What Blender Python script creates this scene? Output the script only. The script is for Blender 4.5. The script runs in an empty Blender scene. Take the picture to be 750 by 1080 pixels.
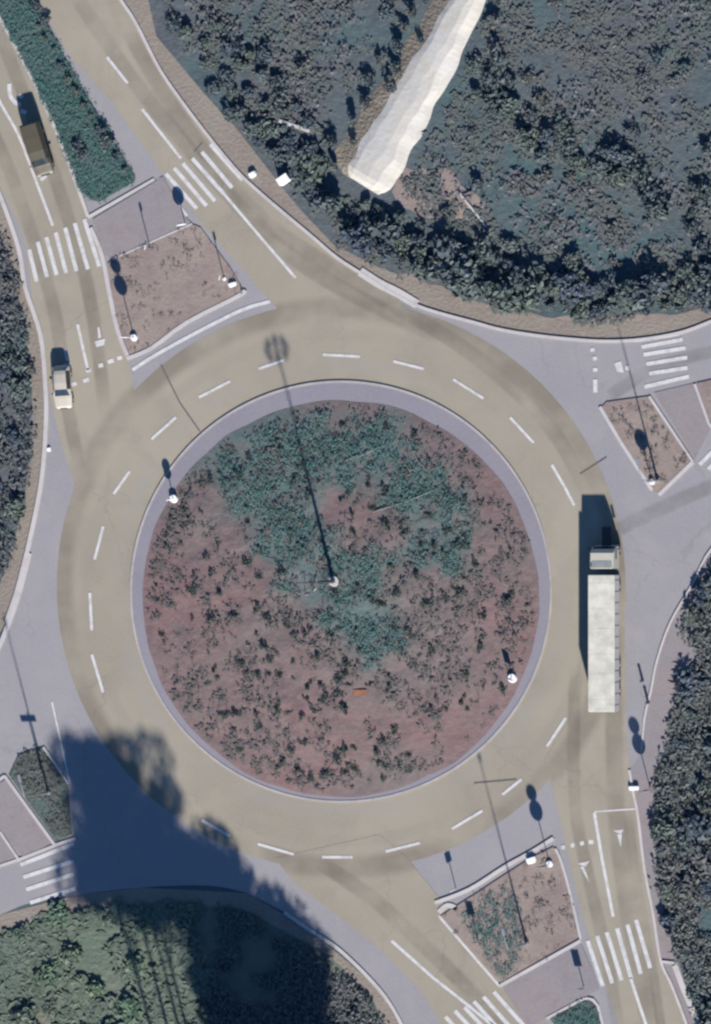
import bpy, bmesh, math, random
import numpy as np
from mathutils import Vector, noise, geometry

random.seed(7)
RNG = np.random.default_rng(7)
S = 1 / 10.65                       # metres per map unit
scn = bpy.context.scene
COL = scn.collection


def P(x, y, z=0.0):
    return Vector(((x - 375) * S, (540 - y) * S, z))


# ------------------------------------------------------------------ world, sun, camera
SUN_EL = math.radians(30)
SUN_DIR = Vector((0.25 * math.cos(SUN_EL), -0.968 * math.cos(SUN_EL), math.sin(SUN_EL))).normalized()
world = bpy.data.worlds.new("World")
scn.world = world
world.use_nodes = True
wn = world.node_tree
sky = wn.nodes.new("ShaderNodeTexSky")
sky.sky_type = 'NISHITA'
sky.sun_disc = False
sky.sun_elevation = SUN_EL
sky.sun_rotation = math.atan2(0.25, -0.968)
sky.air_density = 1.0
sky.dust_density = 0.0
sky.ozone_density = 9.0
wn.links.new(sky.outputs[0], wn.nodes["Background"].inputs[0])
wn.nodes["Background"].inputs[1].default_value = 0.078

sl = bpy.data.lights.new("sun", 'SUN')
sl.energy = 5.0
sl.angle = math.radians(1.2)
sl.color = (1.0, 0.95, 0.9)
so = bpy.data.objects.new("sun", sl)
COL.objects.link(so)
so.rotation_euler = (-SUN_DIR).to_track_quat('-Z', 'Y').to_euler()
so.location = SUN_DIR * 100

H = 600.0
LEAN = 0.22                          # the satellite stands a little to the east
cam = bpy.data.cameras.new("camera")
co = bpy.data.objects.new("camera", cam)
COL.objects.link(co)
co.location = (LEAN * H, 0, H)
co.rotation_euler = (0, 0, 0)
cam.sensor_width = 36
cam.sensor_fit = 'AUTO'
cam.lens = 36 * H / (1080 * S)
cam.shift_x = -LEAN * H / (1080 * S)
cam.clip_start = 1
cam.clip_end = 8000
scn.camera = co
scn.view_settings.view_transform = 'Standard'
scn.view_settings.look = 'None'
scn.view_settings.exposure = 0.92
scn.view_settings.gamma = 1
scn.view_settings.use_curve_mapping = False
scn.cycles.filter_width = 2.5

# ------------------------------------------------------------------ materials


def nodes_of(m):
    m.use_nodes = True
    nt = m.node_tree
    return nt, nt.nodes, nt.links


def mixc(nt, a, b, f):
    n = nt.nodes.new("ShaderNodeMix")
    n.data_type = 'RGBA'
    for i, v in ((6, a), (7, b), (0, f)):
        if isinstance(v, (int, float)):
            n.inputs[i].default_value = v
        elif isinstance(v, tuple):
            n.inputs[i].default_value = (*v, 1)
        else:
            nt.links.new(v, n.inputs[i])
    return n.outputs[2]


def noise_f(nt, vec, scale, detail=4, lo=0.35, hi=0.65, rough=0.6, dist=0.0):
    n = nt.nodes.new("ShaderNodeTexNoise")
    n.inputs['Scale'].default_value = scale
    n.inputs['Detail'].default_value = detail
    n.inputs['Roughness'].default_value = rough
    n.inputs['Distortion'].default_value = dist
    nt.links.new(vec, n.inputs['Vector'])
    r = nt.nodes.new("ShaderNodeMapRange")
    r.inputs[1].default_value = lo
    r.inputs[2].default_value = hi
    nt.links.new(n.outputs['Fac'], r.inputs[0])
    return r.outputs[0]


def mul(nt, a, k):
    n = nt.nodes.new("ShaderNodeMath")
    n.operation = 'MULTIPLY'
    nt.links.new(a, n.inputs[0])
    if isinstance(k, (int, float)):
        n.inputs[1].default_value = k
    else:
        nt.links.new(k, n.inputs[1])
    return n.outputs[0]


def ground_mat(name, base, patch, stain, fine, big=0.09, mid=0.5, small=5.0, bump=0.03,
               k=(0.9, 0.6, 0.5), rough=0.9, cracks=0.0, wear=None):
    m = bpy.data.materials.new(name)
    nt, nd, lk = nodes_of(m)
    b = nd["Principled BSDF"]
    g = nd.new("ShaderNodeNewGeometry")
    v = g.outputs['Position']
    c = mixc(nt, base, patch, mul(nt, noise_f(nt, v, big, 3, dist=0.6), k[0]))
    c = mixc(nt, c, stain, mul(nt, noise_f(nt, v, mid, 5, 0.48, 0.72, dist=0.4), k[1]))
    f3 = noise_f(nt, v, small, 4, 0.3, 0.7)
    c = mixc(nt, c, fine, mul(nt, f3, k[2]))
    if wear:
        # wheel-polished and dirt-darkened bands that follow the ring
        d = nd.new("ShaderNodeVectorMath")
        d.operation = 'DISTANCE'
        cc = P(360, 620)
        d.inputs[1].default_value = (cc.x, cc.y, 0.04)
        lk.new(v, d.inputs[0])
        for (r0, r1, colr, kk) in wear:
            mr = nd.new("ShaderNodeMapRange")
            mr.interpolation_type = 'SMOOTHSTEP'
            half = (r1 - r0) * S / 2
            sub = nd.new("ShaderNodeMath")
            sub.operation = 'SUBTRACT'
            lk.new(d.outputs['Value'], sub.inputs[0])
            sub.inputs[1].default_value = (r0 + r1) * S / 2
            ab = nd.new("ShaderNodeMath")
            ab.operation = 'ABSOLUTE'
            lk.new(sub.outputs[0], ab.inputs[0])
            lk.new(ab.outputs[0], mr.inputs[0])
            mr.inputs[1].default_value = half
            mr.inputs[2].default_value = half * 0.3
            f = mul(nt, mr.outputs[0], noise_f(nt, v, 0.12, 3, 0.35, 0.6))
            c = mixc(nt, c, colr, mul(nt, f, kk))
    if cracks:
        vo = nd.new("ShaderNodeTexVoronoi")
        vo.feature = 'DISTANCE_TO_EDGE'
        vo.inputs['Scale'].default_value = 0.13
        ns = nd.new("ShaderNodeTexNoise")
        ns.inputs['Scale'].default_value = 0.7
        lk.new(v, ns.inputs['Vector'])
        vm = nd.new("ShaderNodeVectorMath")
        vm.operation = 'MULTIPLY_ADD'
        lk.new(ns.outputs['Color'], vm.inputs[0])
        vm.inputs[1].default_value = (2.2, 2.2, 0)
        lk.new(v, vm.inputs[2])
        lk.new(vm.outputs[0], vo.inputs['Vector'])
        mr = nd.new("ShaderNodeMapRange")
        mr.inputs[1].default_value = 0.012
        mr.inputs[2].default_value = 0.0
        lk.new(vo.outputs['Distance'], mr.inputs[0])
        ck = mul(nt, mr.outputs[0], noise_f(nt, v, 0.1, 2, 0.5, 0.6))
        c = mixc(nt, c, tuple(x * 0.5 for x in base), mul(nt, ck, cracks))
    lk.new(c, b.inputs['Base Color'])
    b.inputs['Roughness'].default_value = rough
    b.inputs['Specular IOR Level'].default_value = 0.2
    if bump:
        bp = nd.new("ShaderNodeBump")
        bp.inputs['Distance'].default_value = bump
        bp.inputs['Strength'].default_value = 0.6
        lk.new(f3, bp.inputs['Height'])
        lk.new(bp.outputs[0], b.inputs['Normal'])
    return m


def leaf_mat(name, a, bcol, ccol, scale=0.25, vary=None):
    m = bpy.data.materials.new(name)
    nt, nd, lk = nodes_of(m)
    b = nd["Principled BSDF"]
    g = nd.new("ShaderNodeNewGeometry")
    c = mixc(nt, a, bcol, noise_f(nt, g.outputs['Position'], scale, 4, 0.35, 0.65))
    c = mixc(nt, c, ccol, mul(nt, g.outputs['Random Per Island'], 0.5))
    if vary:
        oi = nd.new("ShaderNodeObjectInfo")
        c = mixc(nt, c, vary, mul(nt, oi.outputs['Random'], 0.8))
    lk.new(c, b.inputs['Base Color'])
    b.inputs['Roughness'].default_value = 0.7
    b.inputs['Specular IOR Level'].default_value = 0.25
    return m


def paint_mat(name, col, rough=0.4, metal=0.0, var=0.15, scale=1.5, spec=0.5):
    m = bpy.data.materials.new(name)
    nt, nd, lk = nodes_of(m)
    b = nd["Principled BSDF"]
    tc = nd.new("ShaderNodeTexCoord")
    dark = tuple(x * (1 - var) for x in col)
    c = mixc(nt, col, dark, noise_f(nt, tc.outputs['Object'], scale, 5, 0.35, 0.7))
    lk.new(c, b.inputs['Base Color'])
    b.inputs['Roughness'].default_value = rough
    b.inputs['Metallic'].default_value = metal
    b.inputs['Specular IOR Level'].default_value = spec
    return m


def marking_mat():
    m = bpy.data.materials.new("worn_white_paint")
    nt, nd, lk = nodes_of(m)
    b = nd["Principled BSDF"]
    g = nd.new("ShaderNodeNewGeometry")
    v = g.outputs['Position']
    c = mixc(nt, (0.46, 0.45, 0.44), (0.32, 0.30, 0.28), noise_f(nt, v, 1.3, 5, 0.45, 0.75))
    c = mixc(nt, c, (0.24, 0.22, 0.2), mul(nt, noise_f(nt, v, 6, 4, 0.55, 0.7), 0.6))
    lk.new(c, b.inputs['Base Color'])
    b.inputs['Roughness'].default_value = 0.7
    return m


WEAR = [(278, 312, (0.145, 0.125, 0.098), 0.75), (225, 248, (0.235, 0.22, 0.19), 0.5),
        (258, 276, (0.20, 0.185, 0.15), 0.35)]
M = dict(
    soil=ground_mat("dry_soil", (0.19, 0.146, 0.132), (0.24, 0.20, 0.16), (0.135, 0.10, 0.096), (0.22, 0.18, 0.165), 0.12, 0.6, 3.5, 0.04, k=(.9, .7, .5)),
    islandsoil=ground_mat("reddish_soil", (0.150, 0.088, 0.086), (0.118, 0.104, 0.097), (0.086, 0.072, 0.068), (0.18, 0.145, 0.135), 0.07, 0.5, 1.5, 0.07, k=(1, .9, .5)),
    scrubsoil=ground_mat("scrub_soil", (0.045, 0.088, 0.088), (0.085, 0.080, 0.086), (0.038, 0.054, 0.066), (0.095, 0.108, 0.118), 0.05, 0.28, 1.5, 0.10, k=(1, .85, .4)),
    greensoil=ground_mat("grassy_soil", (0.055, 0.085, 0.078), (0.075, 0.10, 0.09), (0.04, 0.055, 0.055), (0.1, 0.115, 0.105), 0.1, 0.5, 3.0, 0.15),
    tan=ground_mat("tan_asphalt", (0.222, 0.194, 0.147), (0.268, 0.238, 0.18), (0.182, 0.160, 0.126), (0.262, 0.24, 0.198), 0.07, 0.22, 6.0, 0.01, cracks=0.22, wear=WEAR),
    grey=ground_mat("grey_asphalt", (0.215, 0.204, 0.206), (0.188, 0.184, 0.192), (0.245, 0.222, 0.215), (0.27, 0.26, 0.265), 0.06, 0.3, 6.0, 0.01, cracks=0.22),
    apron=ground_mat("lilac_concrete", (0.185, 0.175, 0.20), (0.165, 0.155, 0.175), (0.20, 0.17, 0.17), (0.225, 0.215, 0.23), 0.1, 0.6, 5, 0.01),
    pave=ground_mat("pinkish_paving", (0.20, 0.172, 0.168), (0.175, 0.165, 0.175), (0.155, 0.125, 0.12), (0.235, 0.21, 0.205), 0.15, 0.7, 4, 0.015),
    verge=ground_mat("dusty_verge", (0.19, 0.165, 0.13), (0.155, 0.125, 0.108), (0.21, 0.185, 0.155), (0.24, 0.21, 0.18), 0.1, 0.6, 3, 0.06),
    kerb=ground_mat("pale_kerb_concrete", (0.40, 0.375, 0.35), (0.33, 0.31, 0.31), (0.26, 0.235, 0.22), (0.46, 0.43, 0.41), 0.1, 0.9, 6, 0.01, k=(.9, .6, .3)),
    dullkerb=ground_mat("weathered_kerb_concrete", (0.33, 0.305, 0.285), (0.25, 0.235, 0.235), (0.20, 0.18, 0.165), (0.38, 0.35, 0.33), 0.15, 0.9, 6, 0.01, k=(.9, .7, .3)),
    bankw=ground_mat("pale_bank_gravel", (0.40, 0.375, 0.31), (0.36, 0.355, 0.36), (0.30, 0.275, 0.23), (0.45, 0.425, 0.38), 0.12, 0.6, 2, 0.03, k=(.9, .6, .4)),
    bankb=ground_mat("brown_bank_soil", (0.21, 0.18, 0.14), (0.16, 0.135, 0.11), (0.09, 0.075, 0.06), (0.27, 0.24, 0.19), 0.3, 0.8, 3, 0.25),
    paint=marking_mat(),
    scrub=leaf_mat("scrub_leaves", (0.038, 0.082, 0.080), (0.080, 0.080, 0.090), (0.095, 0.118, 0.132), 0.07, (0.105, 0.105, 0.088)),
    dark=leaf_mat("dark_leaves", (0.030, 0.044, 0.064), (0.055, 0.070, 0.085), (0.105, 0.13, 0.155), 0.15, (0.095, 0.118, 0.088)),
    teal=leaf_mat("teal_grass", (0.034, 0.096, 0.084), (0.068, 0.118, 0.108), (0.10, 0.165, 0.155), 0.3),
    green=leaf_mat("green_leaves", (0.050, 0.098, 0.068), (0.092, 0.14, 0.080), (0.125, 0.165, 0.12), 0.12, (0.10, 0.105, 0.09)),
    low=leaf_mat("shrub_leaves", (0.028, 0.040, 0.038), (0.04, 0.048, 0.042), (0.065, 0.08, 0.07)),
    pine=leaf_mat("pine_needles", (0.025, 0.045, 0.03), (0.04, 0.06, 0.035), (0.05, 0.075, 0.04)),
    bark=paint_mat("bark", (0.10, 0.075, 0.055), 0.9, 0, 0.4, 4),
    steel=paint_mat("galvanised_steel", (0.34, 0.34, 0.35), 0.5, 0.6, 0.2, 3),
    darksteel=paint_mat("dark_steel", (0.09, 0.09, 0.10), 0.5, 0.5, 0.3, 3),
    lens=paint_mat("lamp_lens", (0.6, 0.6, 0.58), 0.25),
    signface=paint_mat("white_sign_face", (0.7, 0.7, 0.7), 0.5),
    signback=paint_mat("grey_sign_back", (0.2, 0.2, 0.21), 0.5, 0.4),
    white=paint_mat("white_paint", (0.72, 0.71, 0.69), 0.5, 0, 0.15, 2),
    cream=paint_mat("cream_trailer_sheet", (0.52, 0.495, 0.41), 0.45, 0, 0.3, 0.9),
    creamcab=paint_mat("cream_cab_paint", (0.42, 0.395, 0.32), 0.35, 0, 0.1, 1),
    trailside=paint_mat("trailer_side_panel", (0.45, 0.43, 0.41), 0.45, 0, 0.15, 0.8),
    black=paint_mat("black_plastic", (0.03, 0.03, 0.032), 0.6),
    rubber=paint_mat("tyre_rubber", (0.025, 0.025, 0.026), 0.85),
    glass=paint_mat("dark_window_glass", (0.02, 0.025, 0.03), 0.08, 0, 0.1, 1, 0.8),
    olive=paint_mat("olive_brown_paint", (0.075, 0.064, 0.040), 0.5, 0, 0.12, 1),
    beige=paint_mat("beige_car_paint", (0.42, 0.38, 0.31), 0.3, 0.1, 0.1, 1),
    headlamp=paint_mat("headlamp_glass", (0.7, 0.7, 0.72), 0.15),
    redlamp=paint_mat("red_lamp_glass", (0.3, 0.02, 0.015), 0.2),
    rust=paint_mat("rusty_brown", (0.26, 0.11, 0.05), 0.8, 0, 0.4, 4),
    timber=paint_mat("pale_timber", (0.42, 0.40, 0.38), 0.8, 0, 0.3, 3),
    dry=paint_mat("dry_branch", (0.20, 0.19, 0.17), 0.9, 0, 0.3, 4),
)

# ------------------------------------------------------------------ mesh helpers


def link(name, me, mats, parent=None):
    o = bpy.data.objects.new(name, me)
    COL.objects.link(o)
    for m in (mats if isinstance(mats, (list, tuple)) else [mats]):
        me.materials.append(m)
    if parent:
        o.parent = parent
    return o


def tag(o, label=None, cat=None, group=None, kind=None):
    for k, v in (("label", label), ("category", cat), ("group", group), ("kind", kind)):
        if v:
            o[k] = v
    return o


def empty(name, loc, label, cat, group=None, rot=0.0):
    o = bpy.data.objects.new(name, None)
    o.empty_display_size = 0.3
    COL.objects.link(o)
    o.location = loc
    o.rotation_euler = (0, 0, rot)
    return tag(o, label, cat, group)


def bm_obj(name, bm, mat, parent=None, smooth=False):
    me = bpy.data.meshes.new(name)
    bm.normal_update()
    bm.to_mesh(me)
    bm.free()
    if smooth:
        for p in me.polygons:
            p.use_smooth = True
    return link(name, me, mat, parent)


def box(bm, c, s, rz=0.0, bev=0.0):
    r = bmesh.ops.create_cube(bm, size=1)
    vs = r['verts']
    bmesh.ops.scale(bm, vec=s, verts=vs)
    if bev:
        es = {e for v in vs for e in v.link_edges}
        rr = bmesh.ops.bevel(bm, geom=list(es), offset=bev, segments=2, affect='EDGES')
        vs = list({v for f in rr['faces'] for v in f.verts} | {v for v in vs if v.is_valid})
    if rz:
        cs, sn = math.cos(rz), math.sin(rz)
        for v in vs:
            x, y = v.co.x, v.co.y
            v.co.x, v.co.y = x * cs - y * sn, x * sn + y * cs
    bmesh.ops.translate(bm, vec=c, verts=vs)
    return vs


def tube(bm, p0, p1, r0, r1=None, seg=10):
    p0, p1 = Vector(p0), Vector(p1)
    r1 = r0 if r1 is None else r1
    d = p1 - p0
    q = Vector((0, 0, 1)).rotation_difference(d.normalized())
    r = bmesh.ops.create_cone(bm, cap_ends=True, segments=seg, radius1=r0, radius2=r1, depth=d.length)
    for v in r['verts']:
        v.co = q @ v.co + (p0 + p1) / 2
    return r['verts']


def catmull(pts, n=6, closed=False):
    pts = [Vector((p[0], p[1])) for p in pts]
    out = []
    N = len(pts)
    rng = N if closed else N - 1
    for i in range(rng):
        if closed:
            a, b, c, d = pts[i - 1], pts[i], pts[(i + 1) % N], pts[(i + 2) % N]
        else:
            a, b, c, d = pts[max(i - 1, 0)], pts[i], pts[i + 1], pts[min(i + 2, N - 1)]
        for k in range(n):
            t = k / n
            out.append(0.5 * ((2 * b) + (c - a) * t + (2 * a - 5 * b + 4 * c - d) * t * t + (3 * b - a - 3 * c + d) * t ** 3))
    if not closed:
        out.append(pts[-1])
    return out


def poly_mesh(name, pts, z, mat, thick=0.0, parent=None, kind='structure'):
    """flat sheet (or prism of height thick) from map points"""
    vs = [P(p[0], p[1], z) for p in pts]
    tris = geometry.tessellate_polygon([[Vector((v.x, v.y, 0)) for v in vs]])
    bm = bmesh.new()
    bv = [bm.verts.new(v) for v in vs]
    for t in tris:
        try:
            bm.faces.new([bv[i] for i in t])
        except ValueError:
            pass
    if thick:
        n = len(vs)
        lo = [bm.verts.new((v.x, v.y, z - thick)) for v in vs]
        for i in range(n):
            bm.faces.new((bv[i], bv[(i + 1) % n], lo[(i + 1) % n], lo[i]))
    bmesh.ops.recalc_face_normals(bm, faces=bm.faces)
    up = sum(f.normal.z * f.calc_area() for f in bm.faces)
    if up < 0:
        bmesh.ops.reverse_faces(bm, faces=bm.faces)
    o = bm_obj(name, bm, mat, parent)
    if kind and not parent:
        tag(o, kind=kind)
    return o


def strip_into(bm, pts, w, z0, z1, closed=False):
    """a bar of width w (metres) along map points, from z0 to z1"""
    ps = [P(p[0], p[1]) for p in pts]
    n = len(ps)
    L, R = [], []
    for i in range(n):
        a = ps[(i - 1) % n] if (closed or i > 0) else ps[i]
        b = ps[(i + 1) % n] if (closed or i < n - 1) else ps[i]
        t = (b - a).normalized()
        nrm = Vector((-t.y, t.x, 0)) * (w / 2)
        L.append(ps[i] + nrm)
        R.append(ps[i] - nrm)
    rng = n if closed else n - 1
    if z1 - z0 < 1e-6:
        lv = [bm.verts.new((v.x, v.y, z0)) for v in L]
        rv = [bm.verts.new((v.x, v.y, z0)) for v in R]
        for i in range(rng):
            j = (i + 1) % n
            bm.faces.new((rv[i], rv[j], lv[j], lv[i]))
        return
    rows = [[bm.verts.new((v.x, v.y, z)) for v in A] for A, z in ((L, z0), (L, z1), (R, z1), (R, z0))]
    for i in range(rng):
        j = (i + 1) % n
        for a, b in ((0, 1), (1, 2), (2, 3)):
            bm.faces.new((rows[a][i], rows[b][i], rows[b][j], rows[a][j]))
    if not closed:
        for i in (0, n - 1):
            f = [rows[k][i] for k in range(4)]
            bm.faces.new(f if i == n - 1 else f[::-1])


def kerb(pts, w=0.3, h=0.14, smooth=4, closed=False, z0=0.0):
    bm = bmesh.new()
    q = catmull(pts, smooth, closed) if smooth > 1 and len(pts) > 2 else pts
    strip_into(bm, q, w, z0, h, closed)
    bmesh.ops.recalc_face_normals(bm, faces=bm.faces)
    return tag(bm_obj("kerb", bm, M['kerb']), kind='structure')


# ------------------------------------------------------------------ ground and roads
bm = bmesh.new()
bmesh.ops.create_grid(bm, x_segments=8, y_segments=8, size=1500)
tag(bm_obj("ground", bm, M['scrubsoil']), kind='structure')

NE_KERB = [(112, -30), (128, 0), (143, 23), (167, 70), (187, 100), (217, 140), (250, 180), (272, 201), (300, 225), (330, 250),
           (356, 272), (387, 292), (417, 311), (450, 326), (500, 340), (530, 348), (567, 354), (605, 358), (640, 360), (677, 358), (717, 351), (750, 339), (800, 318)]
W_KERB = [(-40, 130), (-20, 165), (0, 205), (20, 262), (27, 303), (43, 353), (48, 403), (49, 440), (46, 490), (40, 530), (27, 590), (13, 645), (-2, 685), (-25, 725)]
E_KERB = [(800, 535), (752, 577), (730, 617), (707, 657), (693, 697), (687, 727), (680, 757), (677, 793)]
SE_KERB = [(664, 812), (668, 835), (673, 860), (680, 917), (689, 963), (697, 1013), (709, 1040), (730, 1095)]
S_KERB = [(300, 962), (330, 983), (360, 1003), (400, 1043), (420, 1073), (432, 1100)]
W_LOW = [(-40, 980), (0, 965), (30, 953), (80, 944), (150, 936), (220, 934), (262, 942)]
road_outline = ([(-60, -30)] + catmull(NE_KERB, 4) + [(800, 535)] + catmull(E_KERB, 4)[1:] + catmull(SE_KERB, 4) + [(430, 1100)]
                + catmull(S_KERB, 4)[::-1][1:] + catmull(W_LOW, 4)[::-1] + [(-60, 980), (-60, 760)] + catmull(W_KERB, 4)[::-1])
road = poly_mesh("road", road_outline, 0.03, M['grey'])

poly_mesh("field", catmull([(-60, 985), (0, 970), (80, 950), (150, 944), (225, 940), (300, 965), (350, 1010), (400, 1060), (420, 1110), (-60, 1110)], 3, True), 0.008,
          ground_mat("mixed_rough_ground", (0.085, 0.122, 0.088), (0.14, 0.13, 0.105), (0.06, 0.085, 0.08), (0.13, 0.155, 0.115), 0.08, 0.35, 1.6, 0.12, k=(1, .8, .4)))

# verges and pavements beside the road
poly_mesh("verge", [(140, -30), (128, 0), (167, 70), (217, 140), (250, 180), (300, 225), (356, 272), (417, 311), (500, 340), (567, 354), (640, 360), (717, 351),
                    (800, 320), (800, 300), (750, 322), (690, 338), (620, 342), (540, 328), (470, 308), (400, 282), (352, 258), (318, 222), (298, 198), (250, 136), (215, 98), (165, 38), (150, -30)], 0.016, M['verge'])
poly_mesh("verge", [(800, 535), (752, 577), (730, 617), (707, 657), (693, 697), (680, 757), (677, 793), (664, 812), (673, 860), (680, 917), (697, 1013), (730, 1095),
                    (745, 1095), (722, 1035), (706, 985), (694, 930), (690, 870), (692, 820), (708, 768), (722, 715), (742, 690), (735, 660), (716, 668), (738, 620), (758, 585), (800, 552)], 0.016, M['pave'])
poly_mesh("verge", [(-60, 100), (-20, 165), (0, 205), (20, 262), (43, 353), (48, 403), (46, 490), (40, 530), (27, 590), (13, 645), (-30, 720), (-45, 720), (-10, 650), (8, 590), (24, 540), (34, 470), (34, 400), (20, 330), (2, 262), (-30, 190)], 0.016, M['verge'])
poly_mesh("verge", [(-40, 980), (0, 965), (80, 944), (150, 936), (262, 942), (330, 983), (400, 1043), (432, 1100), (415, 1100), (392, 1052), (350, 1010), (315, 990), (255, 958), (150, 952), (80, 960), (10, 978), (-40, 996)], 0.016, M['verge'])

# carriageway lanes coloured with the map overlay's tan tint, lying on the grey asphalt
C0 = (360, 618)


def ring_pts(c, r, n=120, a0=0, a1=360):
    return [(c[0] + r * math.cos(math.radians(a0 + (a1 - a0) * i / n)), c[1] - r * math.sin(math.radians(a0 + (a1 - a0) * i / n))) for i in range(n + (a1 - a0 != 360))]


bm = bmesh.new()
A, B = ring_pts(C0, 214), ring_pts(C0, 300)
av = [bm.verts.new(P(*p, 0.036)) for p in A]
bv = [bm.verts.new(P(*p, 0.036)) for p in B]
for i in range(120):
    j = (i + 1) % 120
    bm.faces.new((av[i], bv[i], bv[j], av[j]))
bm_obj("ring_lane", bm, M['tan'], road)
poly_mesh("lane", catmull([(-60, -30), (-20, 140), (0, 197), (25, 250), (35, 320), (48, 390), (58, 440), (75, 500), (100, 560)], 4)
          + [(165, 520)] + catmull([(135, 377), (123, 347), (115, 310), (108, 270), (92, 228), (85, 205), (60, 140), (30, 75), (0, 20), (-25, -30)], 4), 0.041, M['tan'], 0, road)
poly_mesh("lane", [(20, -30), (38, 0), (75, 60), (120, 110), (172, 183), (215, 238), (310, 345), (345, 385), (430, 375)]
          + catmull([(440, 340), (417, 313), (387, 292), (356, 272), (330, 250), (300, 225), (272, 201), (250, 180), (217, 140), (187, 100), (167, 70), (143, 23), (128, 0), (112, -30)], 4), 0.046, M['tan'], 0, road)
poly_mesh("lane", [(290, 905), (310, 930), (400, 1000), (440, 1040), (480, 1100), (590, 1100), (540, 1030), (470, 955), (430, 905), (400, 880)], 0.051, M['tan'], 0, road)
poly_mesh("lane", [(575, 800), (590, 860), (600, 905), (613, 960), (632, 1020), (660, 1100), (728, 1100), (709, 1040), (697, 1013), (689, 963), (680, 917), (673, 860), (664, 812), (660, 760), (658, 600), (640, 560), (600, 760)], 0.056, M['tan'], 0, road)
ZM = 0.070      # height of the paint film

# ------------------------------------------------------------------ painted markings


def lines(name, segs, w, flush=ZM):
    bm = bmesh.new()
    for s in segs:
        strip_into(bm, s, w, flush, flush)
    for f in bm.faces:
        if f.normal.z < 0:
            f.normal_flip()
    return bm_obj(name, bm, M['paint'], road)


lines("lane_dashes", [[(160, 463), (186, 440)], [(210, 419), (243, 402)], [(273, 389), (299, 380)], [(341, 374), (380, 376)], [(415, 381), (447, 389)], [(478, 400), (510, 420)],
                      [(538, 440), (563, 467)], [(582, 490), (595, 512), (606, 533)], [(120, 521), (137, 497)], [(100, 590), (109, 555)], [(95, 625), (97, 665)],
                      [(97, 690), (109, 730)], [(213, 865), (243, 882)], [(272, 890), (310, 901)], [(340, 904), (372, 904)], [(407, 898), (443, 889)],
                      [(477, 874), (509, 855)], [(530, 838), (550, 822)], [(577, 787), (597, 757)]], 0.28)
lines("lane_line", [catmull([(-25, 55), (0, 107), (20, 143), (38, 190), (56, 238)], 4), [(82, 342), (93, 390)]], 0.28)
lines("lane_line", [[(113, 60), (135, 88)], [(150, 115), (191, 167)], [(236, 204), (275, 250), (312, 293)]], 0.28)
lines("edge_line", [catmull([(140, 390), (165, 374), (205, 352), (255, 327), (285, 318)], 4)], 0.35)
lines("lane_line", [[(627, 857), (635, 905), (647, 967)], [(665, 1031), (682, 1082), (688, 1100)]], 0.30)
lines("lane_line", [[(413, 992), (457, 1031), (500, 1065), (530, 1090)]], 0.30)
lines("edge_line", [[(627, 856), (673, 853)]], 0.15)
lines("edge_line", [[(463, 966), (500, 1009), (527, 1040)]], 0.25)
lines("edge_line", [[(55, 740), (66, 790), (74, 826)]], 0.18)
cw1 = [[(167, 188), (197, 228)], [(175, 183), (208, 220)], [(184, 177), (218, 217)], [(193, 172), (227, 212)], [(203, 167), (236, 204)], [(213, 160), (245, 198)], [(222, 152), (256, 190)]]
cw2 = [[(31, 263), (39, 297)], [(40, 255), (50, 292)], [(49, 250), (60, 290)], [(59, 245), (70, 288)], [(69, 240), (81, 286)], [(79, 235), (93, 284)], [(89, 231), (105, 281)]]
cw3 = [[(669, 359), (716, 352)], [(677, 366), (720, 358)], [(679, 374), (723, 367)], [(682, 384), (725, 377)], [(685, 394), (725, 388)], [(680, 408), (727, 397)]]
cw4 = [[(738, 490), (765, 463)], [(747, 495), (770, 473)], [(752, 505), (778, 481)]]
cw5 = [[(22, 912), (78, 890)], [(25, 925), (78, 908)], [(28, 938), (78, 922)], [(32, 952), (80, 937)]]
cw6 = [[(620, 992), (636, 1040)], [(630, 987), (646, 1037)], [(640, 983), (656, 1034)], [(651, 979), (666, 1032)], [(662, 975), (676, 1027)], [(671, 970), (686, 1021)]]
cw7 = [[(470, 1072), (492, 1096)], [(480, 1066), (508, 1096)], [(490, 1062), (522, 1096)], [(500, 1056), (534, 1094)], [(510, 1051), (546, 1092)], [(521, 1046), (562, 1092)]]
for c in (cw1, cw2, cw3, cw4, cw5, cw6, cw7):
    lines("crosswalk", c, 0.40)


def tri_marks(name, tris):
    bm = bmesh.new()
    for t in tris:
        f = bm.faces.new([bm.verts.new(P(*p, ZM)) for p in t])
    bmesh.ops.recalc_face_normals(bm, faces=bm.faces)
    for f in bm.faces:
        if f.normal.z < 0:
            f.normal_flip()
    return bm_obj(name, bm, M['paint'], road)


tri_marks("give_way_triangle", [[(647, 876), (658, 875), (655, 880)], [(651, 880), (656, 880), (655, 894)]])
tri_marks("give_way_triangle", [[(609, 911), (622, 908), (618, 914)], [(612, 914), (616, 914), (622, 931)]])
tri_marks("give_way_triangle", [[(100, 360), (111, 357), (110, 364), (102, 366)], [(103, 345), (105, 345), (107, 356), (104, 357)]])
tri_marks("give_way_triangle", [[(66, 384), (75, 382), (75, 389), (68, 390)], [(67, 368), (69, 368), (73, 380), (70, 381)]])
tri_marks("give_way_triangle", [[(648, 383), (655, 381), (658, 393), (651, 392)], [(660, 386), (664, 386), (664, 391), (660, 390)]])
lines("give_way_arc", [catmull([(10, 88), (11, 100), (16, 108), (22, 111)], 4), [(20, 100), (24, 103)], [(22, 117), (28, 119)], [(43, 190), (49, 185)]], 0.4)
lines("yield_dashes", [[(91, 391), (96, 390)], [(88, 402), (94, 400)], [(104, 386), (109, 385)], [(114, 382), (120, 380)], [(124, 378), (129, 377)], [(76, 406), (81, 404)]], 0.40)
lines("yield_dashes", [[(625, 367), (625, 371)], [(627, 376), (628, 380)], [(628, 388), (628, 392)], [(628, 400), (628, 414)]], 0.40)
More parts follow.
